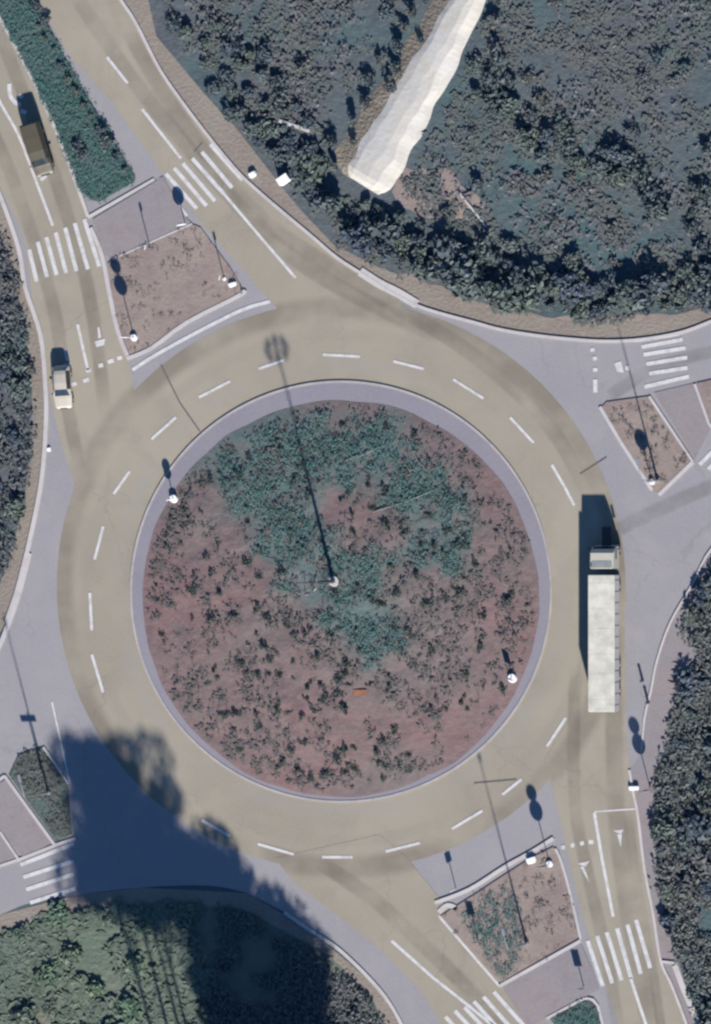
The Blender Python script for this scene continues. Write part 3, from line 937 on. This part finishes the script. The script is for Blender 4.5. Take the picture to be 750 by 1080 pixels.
for x, y in dots:
    if math.hypot(x - CI[0], y - CI[1]) < 200:
        bush("low_shrub", x, y + 1, random.uniform(0.22, 0.44), "low dark shrub planted on the reddish soil of the central island", "low shrubs planted over the central island", z=island_z(x, y) - 0.02, cat="shrub", h=0.8)
extra = spaced(ring_pts(CI, 198, 60), 45, 9, 21, -0.1)
for x, y in extra:
    bush("low_shrub", x, y, random.uniform(0.14, 0.3), "low dark shrub planted on the reddish soil of the central island", "low shrubs planted over the central island", z=island_z(x, y) - 0.02, cat="shrub")


# tall pines just beyond the lower edge that throw the big shadow
shrub_meshes("crown", M['pine'], 5000, 0.17, 0.5, 3, 14)


def pine(bx, by, h, r, rz, label):
    t = empty("umbrella_pine", P(bx, by), label, "tree", "tall pines beyond the lower edge of the view")
    bm = bmesh.new()
    tube(bm, (0, 0, -0.1), (0.15, 0.1, h * 0.55), 0.17, 0.13, 12)
    tube(bm, (0.15, 0.1, h * 0.55 - 0.1), (0, 0, h - rz * 0.3), 0.13, 0.07, 10)
    for k in range(6):
        a = k * 1.05
        tube(bm, (0.1, 0.06, h * 0.62 + k * 0.04 * h), (math.cos(a) * r * 0.6, math.sin(a) * r * 0.6, h - rz * 0.2), 0.12, 0.04, 7)
    bm_obj("trunk", bm, M['bark'], t)
    o = bpy.data.objects.new("crown", random.choice(SHRUB_MESH["crown"]))
    COL.objects.link(o)
    o.parent = t
    o.location = (0, 0, h - rz * 0.62)
    o.scale = (r, r, rz)
    o.rotation_euler = (0, 0, random.uniform(0, 6))
    return t


def pine_for_shadow(sx, sy, r, rz, by, label):
    """stand a pine so that the shade of its crown falls at map point (sx, sy)"""
    k = (by - sy) / 0.968
    bx = sx + 0.25 * k
    h = k * S / 1.0 * math.tan(SUN_EL) / 1.0
    pine(bx, by, h, r, rz, label)


random.seed(11)
PL = "tall dark umbrella pine whose shadow falls over the left exit"
for sx_, sy_, r_, by_ in ((110, 826, 4.0, 1180), (130, 858, 4.2, 1200), (112, 905, 4.2, 1215), (150, 905, 4.4, 1195), (200, 922, 4.2, 1205), (236, 958, 4.2, 1190), (282, 1000, 4.2, 1215),
                        (255, 1000, 4.8, 1225), (294, 1035, 4.8, 1200), (262, 1060, 5.2, 1240), (305, 1080, 4.6, 1215), (240, 1030, 4.2, 1260)):
    pine_for_shadow(sx_, sy_, r_, 2.8, by_, PL)

# ------------------------------------------------------------------ lamps and signs


def sign(bx, by, plates, label, rot=0.0, foot=None, cat="sign", group=None):
    """plates: (height of centre, radius or (w,h))"""
    z = 0.13
    t = empty("traffic_sign", P(bx, by, z), label, cat, group, rot)
    top = max(h for h, _ in plates) + 0.3
    bm = bmesh.new()
    tube(bm, (0, 0, -0.05), (0, 0, top), 0.045, 0.045, 10)
    bm_obj("post", bm, M['steel'], t)
    for h, r in plates:
        bm = bmesh.new()
        if isinstance(r, tuple):
            box(bm, (0, -0.075, h), (r[0], 0.03, r[1]), 0, 0.01)
        else:
            tube(bm, (0, -0.06, h), (0, -0.09, h), r, r, 24)
        p = bm_obj("plate", bm, M['signback'], t)
        bm = bmesh.new()
        if isinstance(r, tuple):
            box(bm, (0, -0.096, h), (r[0] * .94, 0.008, r[1] * .94))
        else:
            tube(bm, (0, -0.092, h), (0, -0.10, h), r * .94, r * .94, 24)
        bm_obj("face", bm, M['signface'], p)
    if foot:
        bm = bmesh.new()
        w, hh = foot
        tube(bm, (0, 0, -0.1), (0, 0, hh), w, w * 0.8, 16)
        bm_obj("foot", bm, M['white'], t)
    return t


sign(142, 356, [(3.15, 0.62), (4.3, 0.5)], "two-plate road sign on a white foot at the lower tip of the upper left island", 0.0, (0.38, 0.3))
sign(580, 911, [(3.1, 0.62), (4.15, 0.5)], "two-plate road sign on a white foot at the upper edge of the lower right island", 0.1, (0.36, 0.25))
sign(686, 832, [(2.6, 0.62), (3.7, 0.52)], "two-plate road sign on the pinkish verge just below the truck", 0.1)
sign(184, 526, [(1.55, 0.36), (1.95, 0.38)], "short sign with a white foot on the upper left rim of the central island", 0.3, (0.45, 0.45))
sign(541, 715, [(1.55, (0.7, 0.9))], "short board sign with rounded white foot on the lower right rim of the island", -0.4, (0.5, 0.5))
sign(688, 508, [(2.55, 0.62)], "round sign on a white foot at the lower tip of the upper right island", 0.0, (0.32, 0.3))
sign(44, 812, [(3.0, (1.5, 0.4))], "wide plate sign on the grassy triangular island at the left edge", 0.0)
sign(711, 1002, [(1.8, (0.75, 1.0))], "single plate sign beside the zebra crossing at the right kerb", 0.0)
sign(616, 1041, [(1.75, (0.75, 1.0))], "single plate sign on the paved refuge between the two lower roads", 0.0)
sign(196, 237, [(1.7, 0.55)], "single plate sign at the end of the upper right zebra crossing", 0.2)
sign(481, 937, [(1.8, (0.6, 0.6))], "small sign on the lilac pavement left of the lower right island", 0.5)
sign(159, 262, [(2.4, (0.5, 0.5))], "narrow sign post at the edge of the paved upper left refuge", 1.35)
sign(237, 294, [(2.4, (0.5, 0.5))], "narrow sign post near the right corner of the upper left island", 1.35, (0.22, 0.1))
sign(505, 992, [(2.0, (0.7, 0.8))], "single plate sign in the green left corner of the lower right island", 0.0)


def lamp(bx, by, h, label, rot, arm=1.6):
    t = empty("street_lamp", P(bx, by, 0.13), label, "street lamp", "tall street lamps on the islands", rot)
    bm = bmesh.new()
    tube(bm, (0, 0, -0.05), (0, 0, 0.35), 0.22, 0.2, 12)
    bm_obj("base", bm, M['steel'], t)
    bm = bmesh.new()
    tube(bm, (0, 0, 0.35), (0, 0, h * .35), 0.105, 0.09, 12)
    tube(bm, (0, 0, h * .35), (0, 0, h), 0.075, 0.045, 12)
    bm_obj("pole", bm, M['steel'], t)
    bm = bmesh.new()
    pr = Vector((0, 0, h - .05))
    for k in range(1, 6):
        q = Vector((arm * k / 5, 0, h - .05 + 0.3 * math.sin(k / 5 * 1.57)))
        tube(bm, pr, q, 0.045, 0.045, 8)
        pr = q
    bm_obj("arm", bm, M['steel'], t)
    bm = bmesh.new()
    box(bm, (arm + .25, 0, h + .23), (0.75, 0.28, 0.13), 0, 0.04)
    l = bm_obj("lamp_head", bm, M['steel'], t)
    bm = bmesh.new()
    box(bm, (arm + .28, 0, h + .155), (0.5, 0.2, 0.03), 0, 0.01)
    bm_obj("lens", bm, M['lens'], l)
    return t


lamp(694, 507, 9.0, "tall slim street lamp on the narrow reddish island at the upper right", 1.8)
lamp(556, 995, 9.6, "tall slim street lamp in the middle of the reddish lower right island", 1.8)
lamp(52, 836, 8.8, "tall slim street lamp on the grassy triangular island at the left", 1.8)

t = empty("high_mast_lamp", P(355, 613, island_z(355, 613)), "high mast with a crown of floodlights in the middle of the central island", "light mast")
bm = bmesh.new()
tube(bm, (0, 0, -0.3), (0, 0, 0.3), 0.55, 0.5, 20)
bm_obj("base", bm, M['kerb'], t)
MH = 12.7
bm = bmesh.new()
tube(bm, (0, 0, 0.3), (0, 0, MH * .5), 0.20, 0.12, 16)
tube(bm, (0, 0, MH * .5), (0, 0, MH + .4), 0.10, 0.07, 16)
bm_obj("pole", bm, M['darksteel'], t)
bm = bmesh.new()
for k in range(24):
    a, b = k * math.pi / 12, (k + 1) * math.pi / 12
    tube(bm, (math.cos(a) * .8, math.sin(a) * .8, MH), (math.cos(b) * .8, math.sin(b) * .8, MH), 0.04, 0.04, 6)
for k in range(4):
    a = k * math.pi / 2
    tube(bm, (math.cos(a) * .15, math.sin(a) * .15, MH), (math.cos(a) * .8, math.sin(a) * .8, MH), 0.05, 0.05, 6)
bm_obj("head_ring", bm, M['darksteel'], t)
for k in range(8):
    a = k * math.pi / 4 + .2
    bm = bmesh.new()
    box(bm, (math.cos(a) * 1.05, math.sin(a) * 1.05, MH - .1), (0.25, 0.40, 0.32), a, 0.03)
    f = bm_obj("floodlight", bm, M['darksteel'], t)
    bm = bmesh.new()
    box(bm, (math.cos(a) * 1.185, math.sin(a) * 1.185, MH - .1), (0.02, 0.34, 0.26), a)
    bm_obj("lens", bm, M['lens'], f)

# ------------------------------------------------------------------ vehicles


def wheel(parent, x, y, r, w):
    bm = bmesh.new()
    tube(bm, (x - w / 2, y, r), (x + w / 2, y, r), r, r, 24)
    bmesh.ops.bevel(bm, geom=[e for e in bm.edges if e.calc_face_angle(0) > 1.2], offset=0.04, segments=2, affect='EDGES')
    o = bm_obj("wheel", bm, M['rubber'], parent)
    bm = bmesh.new()
    sgn = 1 if x > 0 else -1
    tube(bm, (x + sgn * (w / 2 - .06), y, r), (x + sgn * (w / 2 + .015), y, r), r * .6, r * .55, 20)
    bm_obj("rim", bm, M['steel'], o)


def quad_part(name, quads, mat, parent):
    bm = bmesh.new()
    for q in quads:
        bm.faces.new([bm.verts.new(v) for v in q])
    bmesh.ops.recalc_face_normals(bm, faces=bm.faces)
    return bm_obj(name, bm, mat, parent)


def loft_vehicle(name, loc, heading, label, cat, st, paint, glazing, wheels, wr, sideglass):
    """st: stations from front to rear (y, half width, belt z, top half width, top z).
    glazing: {segment index: part name} for roof-line faces that are glass; sideglass: segment indices with side windows"""
    t = empty(name, loc, label, cat, None, heading)
    secs = []
    for (y, w, bz, wt, tz) in st:
        half = [(w * .93, y, 0.24), (w, y, bz * .62), (w, y, bz), (wt, y, tz - .02), (wt * .55, y, tz + .03)]
        secs.append([Vector(p) for p in half] + [Vector((-p[0], p[1], p[2])) for p in reversed(half)])
    bm = bmesh.new()
    vv = [[bm.verts.new(p) for p in s] for s in secs]
    glass = {}
    n = 10
    for i in range(len(st) - 1):
        for k in range(n):
            j = (k + 1) % n
            q = (vv[i][k], vv[i][j], vv[i + 1][j], vv[i + 1][k])
            co_ = [v.co.copy() for v in q]
            if i in glazing and k in (3, 4, 5):
                glass.setdefault((glazing[i], 0), []).append(co_)
            elif i in sideglass and k in (2, 6):
                glass.setdefault(("side_window", (k, i)), []).append(co_)
            else:
                bm.faces.new(q)
    bm.faces.new(vv[0][::-1])
    bm.faces.new(vv[-1])
    bmesh.ops.recalc_face_normals(bm, faces=bm.faces)
    bm_obj("body", bm, paint, t)
    for (nm, _), qs in glass.items():
        quad_part(nm, qs, M['glass'], t)
    W = max(s[1] for s in st)
    for (wy) in wheels:
        for sx in (-1, 1):
            wheel(t, sx * (W - .09), wy, wr, 0.2)
    f, b = st[0], st[-1]
    for sx in (-1, 1):
        bm = bmesh.new()
        box(bm, (sx * f[1] * .78, f[0] - .02, f[2] * .95), (0.32, 0.16, 0.16), 0, 0.03)
        bm_obj("headlight", bm, M['headlamp'], t)
        bm = bmesh.new()
        box(bm, (sx * b[1] * .86, b[0] + .01, b[2] * 1.02), (0.2, 0.1, 0.26), 0, 0.03)
        bm_obj("tail_light", bm, M['redlamp'], t)
        bm = bmesh.new()
        ys = [s for s in st if s[4] - s[2] > .3][0][0] + .35
        box(bm, (sx * (W + .1), ys, st[2][2] + .12), (0.22, 0.1, 0.15), 0, 0.03)
        bm_obj("mirror", bm, M['black'], t)
    bm = bmesh.new()
    box(bm, (0, f[0] + .03, .42), (f[1] * 1.9, 0.14, 0.24), 0, 0.04)
    bm_obj("bumper", bm, M['black'], t)
    return t


car_st = [(2.10, .66, .60, .50, .64), (1.95, .80, .68, .64, .74), (1.2, .87, .84, .72, .92), (.92, .88, .90, .74, .97), (.30, .88, .92, .60, 1.42),
          (-.35, .88, .92, .60, 1.47), (-1.2, .88, .92, .58, 1.43), (-1.55, .87, .92, .56, 1.36), (-1.95, .84, .90, .66, 1.0), (-2.1, .76, .7, .6, .78)]
loft_vehicle("car", P(68, 408, 0.062), math.radians(180 + 4), "small beige car waiting at the left entry of the roundabout", "car", car_st, M['beige'], {3: "windscreen", 7: "rear_window"}, (1.3, -1.3), 0.31, (4, 5, 6))
van_st = [(a * .84, b_ * .98, c_ * .84, d_ * .98, e_ * .84) for a, b_, c_, d_, e_ in [(3.05, .80, .80, .70, .86), (2.85, .92, .95, .78, 1.05), (2.2, .98, 1.15, .84, 1.28), (2.0, .99, 1.2, .86, 1.36), (1.35, 1.0, 1.25, .80, 2.12),
          (.4, 1.0, 1.3, .84, 2.3), (-1.2, 1.0, 1.3, .85, 2.33), (-2.85, 1.0, 1.3, .84, 2.3), (-3.02, .97, 1.2, .80, 2.2), (-3.08, .95, 1.0, .78, 2.1)]]
loft_vehicle("van", P(42, 158, 0.062), math.radians(180 + 17), "dark olive-brown van driving along the upper left road", "van", van_st, M['olive'], {3: "windscreen"}, (1.72, -1.6), 0.35, (4,))

# articulated truck heading up the picture, right of the ring
t = empty("articulated_truck", P(641.5, 663, 0.062), "long cream-white articulated truck driving up the right side of the ring", "truck")
W2 = 1.29
yb, yf = -86 * S, 57 * S            # trailer tail and nose
LY = yf - yb
bm = bmesh.new()
box(bm, (0, (yb + yf) / 2, 2.42), (W2 * 2, LY, 2.52), 0, 0.05)
bm_obj("trailer_body", bm, M['trailside'], t)
bm = bmesh.new()
box(bm, (0, (yb + yf) / 2, 3.705), (W2 * 2 + .02, LY + .02, 0.10), 0, 0.04)
for k in range(6):
    box(bm, (0, yb + LY * (k + .5) / 6 + (k % 2) * .3, 3.757), (W2 * 1.9, 0.05, 0.02))
box(bm, (.55, (yb + yf) / 2, 3.756), (0.06, LY - .4, 0.02))
bm_obj("trailer_roof", bm, M['cream'], t)
bm = bmesh.new()
for sx in (-1, 1):
    for k in range(12):
        box(bm, (sx * (W2 + .012), yb + LY * (k + .5) / 12, 2.42), (0.03, 0.06, 2.4))
    box(bm, (sx * (W2 + .016), (yb + yf) / 2, 1.24), (0.035, LY - .1, 0.12))
bm_obj("side_rails", bm, M['steel'], t)
for sx in (-1, 1):
    bm = bmesh.new()
    box(bm, (sx * W2 / 2, yb - .02, 2.42), (W2 - .06, 0.05, 2.4), 0, 0.01)
    d = bm_obj("rear_door", bm, M['white'], t)
    bm = bmesh.new()
    tube(bm, (sx * .25, yb - .07, 1.3), (sx * .25, yb - .07, 3.5), 0.025, 0.025, 8)
    bm_obj("lock_bar", bm, M['steel'], d)
    bm = bmesh.new()
    box(bm, (sx * .95, yb + .02, 0.95), (0.4, 0.08, 0.14), 0, 0.02)
    bm_obj("tail_light", bm, M['redlamp'], t)
    bm = bmesh.new()
    box(bm, (sx * 1.15, yb + 6.8, 0.78), (0.05, 3.4, 0.7), 0, 0.01)
    bm_obj("side_skirt", bm, M['trailside'], t)
bm = bmesh.new()
box(bm, (-.45, (yb + yf) / 2 + .3, 1.0), (0.14, LY - .8, 0.28))
box(bm, (.45, (yb + yf) / 2 + .3, 1.0), (0.14, LY - .8, 0.28))
for k in range(9):
    box(bm, (0, yb + .8 + k * 1.45, 1.0), (0.76, 0.08, 0.2))
box(bm, (0, yb + .1, 0.6), (2.3, 0.1, 0.14))
box(bm, (0, 85 * S, 0.75), (0.9, 4.2, 0.22))
bm_obj("chassis", bm, M['black'], t)
for wy in (yb + 2.0, yb + 3.3, yb + 4.6, yf - 1.1, 90 * S - .9 + .3):
    for sx in (-1, 1):
        wheel(t, sx * (W2 - .17), wy, 0.5, 0.32)
cy0, cy1 = 63.5 * S, 87 * S          # cab rear and front
bm = bmesh.new()
prof = [(cy0, .75), (cy1 - .02, .75), (cy1 + .04, 1.0), (cy1, 1.85), (cy1 - .28, 2.85), (cy1 - .6, 3.42), (cy0, 3.5)]
sides = []
for sx in (-1, 1):
    sides.append([bm.verts.new((sx * 1.24 * (0.93 if z > 2.5 else 1), y, z)) for y, z in prof])
for i in range(len(prof)):
    j = (i + 1) % len(prof)
    bm.faces.new((sides[0][i], sides[0][j], sides[1][j], sides[1][i]))
bm.faces.new(sides[0])
bm.faces.new(sides[1][::-1])
bmesh.ops.recalc_face_normals(bm, faces=bm.faces)
bmesh.ops.bevel(bm, geom=bm.edges[:], offset=0.05, segments=2, affect='EDGES')
cab = bm_obj("cab", bm, M['creamcab'], t)
bm = bmesh.new()
dv = [(-1.1, cy0 + .05, 3.46), (1.1, cy0 + .05, 3.46), (1.0, cy0 + .08, 3.74), (-1.0, cy0 + .08, 3.74), (-.95, cy0 + .95, 3.42), (.95, cy0 + .95, 3.42)]
v = [bm.verts.new(p) for p in dv]
for f in ((0, 1, 2, 3), (3, 2, 5, 4), (0, 3, 4), (1, 5, 2), (0, 4, 5, 1)):
    bm.faces.new([v[i] for i in f])
bmesh.ops.recalc_face_normals(bm, faces=bm.faces)
bm_obj("roof_deflector", bm, M['cream'], cab)
bm = bmesh.new()
vs = box(bm, (0, 0, 0), (2.1, 0.04, 0.9), 0, 0.015)
for q in vs:
    y_, z_ = q.co.y, q.co.z
    q.co.y, q.co.z = y_ * .96 - z_ * .28 + cy1 - .125, z_ * .96 + y_ * .28 + 2.35
bm_obj("windscreen", bm, M['glass'], cab)
for sx in (-1, 1):
    bm = bmesh.new()
    box(bm, (sx * 1.205, (cy0 + cy1) / 2 + .3, 2.3), (0.05, 0.9, 0.65), 0, 0.01)
    bm_obj("side_window", bm, M['glass'], cab)
    bm = bmesh.new()
    box(bm, (sx * 1.42, cy1 - .25, 2.2), (0.22, 0.12, 0.75), 0, 0.03)
    bm_obj("mirror", bm, M['black'], cab)
    bm = bmesh.new()
    box(bm, (sx * .95, cy1 + .06, 0.95), (0.4, 0.08, 0.2), 0, 0.02)
    bm_obj("headlight", bm, M['headlamp'], cab)
    bm = bmesh.new()
    tube(bm, (sx * .95, cy0 - .15, 0.9), (sx * .95, cy0 + .9, 0.9), 0.28, 0.28, 14)
    bm_obj("fuel_tank", bm, M['steel'], t)
bm = bmesh.new()
box(bm, (0, cy1 + .03, 0.6), (2.45, 0.16, 0.36), 0, 0.04)
bm_obj("bumper", bm, M['white'], cab)

# ------------------------------------------------------------------ small things


def small(name, x, y, z, parts, label, cat, rot=0.0, group=None):
    bm = bmesh.new()
    for fn in parts:
        fn(bm)
    o = bm_obj(name, bm, parts_mat[name])
    o.location = P(x, y, z)
    o.rotation_euler = (0, 0, rot)
    return tag(o, label, cat, group)


parts_mat = {"concrete_block": M['white'], "plank": M['timber'], "rusty_plate": M['rust'], "bollard": M['darksteel'], "dry_branch": M['dry'], "stone": M['white']}
t = empty("utility_cabinet", P(301, 190, 0.02), "white utility cabinet at the scrub edge of the upper road", "cabinet", None, 0.6)
bm = bmesh.new()
box(bm, (0, 0, .55), (1.1, 0.7, 1.1), 0, 0.03)
box(bm, (0, 0, 1.13), (1.2, 0.8, 0.06), 0, 0.02)
bm_obj("housing", bm, M['white'], t)
bm = bmesh.new()
box(bm, (0, -.36, .55), (0.9, 0.02, 0.9), 0, 0.005)
d = bm_obj("door", bm, M['signface'], t)
bm = bmesh.new()
box(bm, (.3, -.385, .55), (0.04, 0.03, 0.16))
bm_obj("handle", bm, M['black'], d)
small("concrete_block", 267, 184, 0.02, [lambda b: box(b, (0, 0, .2), (.75, .6, .4), 0, .1)], "small white concrete block beside the upper zebra crossing", "block", 0.5)
small("concrete_block", 669, 831, 0.1, [lambda b: box(b, (0, 0, .15), (1.0, .45, .3), 0, .07)], "white concrete block on the right kerb below the truck", "block", 0.0)
small("concrete_block", 561, 907, 0.13, [lambda b: box(b, (0, 0, .2), (.95, .7, .4), 0, .12)], "white concrete block on the upper edge of the lower right island", "block", 0.3)
small("concrete_block", 246, 300, 0.13, [lambda b: box(b, (0, 0, .15), (.8, .5, .3), 0, .1)], "white concrete block in the right corner of the upper left island", "block", 0.3)
small("concrete_block", 52, 474, 0.03, [lambda b: box(b, (0, 0, .1), (.4, .4, .2), 0, .05)], "small block on the grey asphalt beside the western kerb", "block", 0.3)
small("plank", 311, 133, 0.25, [lambda b: box(b, (0, 0, .05), (3.2, .35, .1), 0, .02)], "long pale plank lying in the scrub beside the upper road", "plank", -0.33)
small("plank", 498, 220, 0.1, [lambda b: box(b, (0, 0, .05), (4.6, .22, .1), 0, .02)], "thin pale plank lying on bare soil below the gravel bank", "plank", -0.9)
small("rusty_plate", 382, 730, island_z(382, 730), [lambda b: box(b, (0, 0, .06), (1.35, .6, .1), 0, .03)], "rusty orange metal plate lying on the central island", "plate", 0.0)
small("bollard", 678, 718, 0.13, [lambda b: tube(b, (0, 0, -.1), (0, 0, .8), .14, .12), lambda b: tube(b, (0, 0, .8), (0, 0, .9), .16, .1)], "dark bollard on the right kerb level with the tail of the truck", "bollard")
small("bollard", 684, 741, 0.13, [lambda b: tube(b, (0, 0, -.1), (0, 0, .8), .14, .12), lambda b: tube(b, (0, 0, .8), (0, 0, .9), .16, .1)], "dark bollard on the right kerb just below the tail of the truck", "bollard")
for k, (x0, y0, x1, y1, lb) in enumerate([(430, 462, 453, 512, "longest pale dry branch lying upright across the teal grass"), (396, 540, 465, 515, "pale dry branch lying slanted over the teal grass near the island centre"),
                                          (427, 487, 437, 502, "shortest pale dry branch in the teal grass of the central island"), (365, 486, 405, 470, "thin dry branch lying in the upper teal grass of the central island")]):
    a, b = P(x0, y0, island_z(x0, y0) + .1), P(x1, y1, island_z(x1, y1) + .1)
    bm = bmesh.new()
    mid = (a + b) / 2 + Vector((.15, -.1, .12))
    tube(bm, a, mid, 0.06, 0.05, 7)
    tube(bm, mid, b, 0.05, 0.03, 7)
    tube(bm, mid, mid + (b - a) * .25 + Vector((.4, .3, .1)), 0.05, 0.02, 6)
    for v in bm.verts:
        v.co -= a
    o = bm_obj("dry_branch", bm, M['dry'])
    o.location = a
    tag(o, lb, "branch", "dry branches in the island grass")
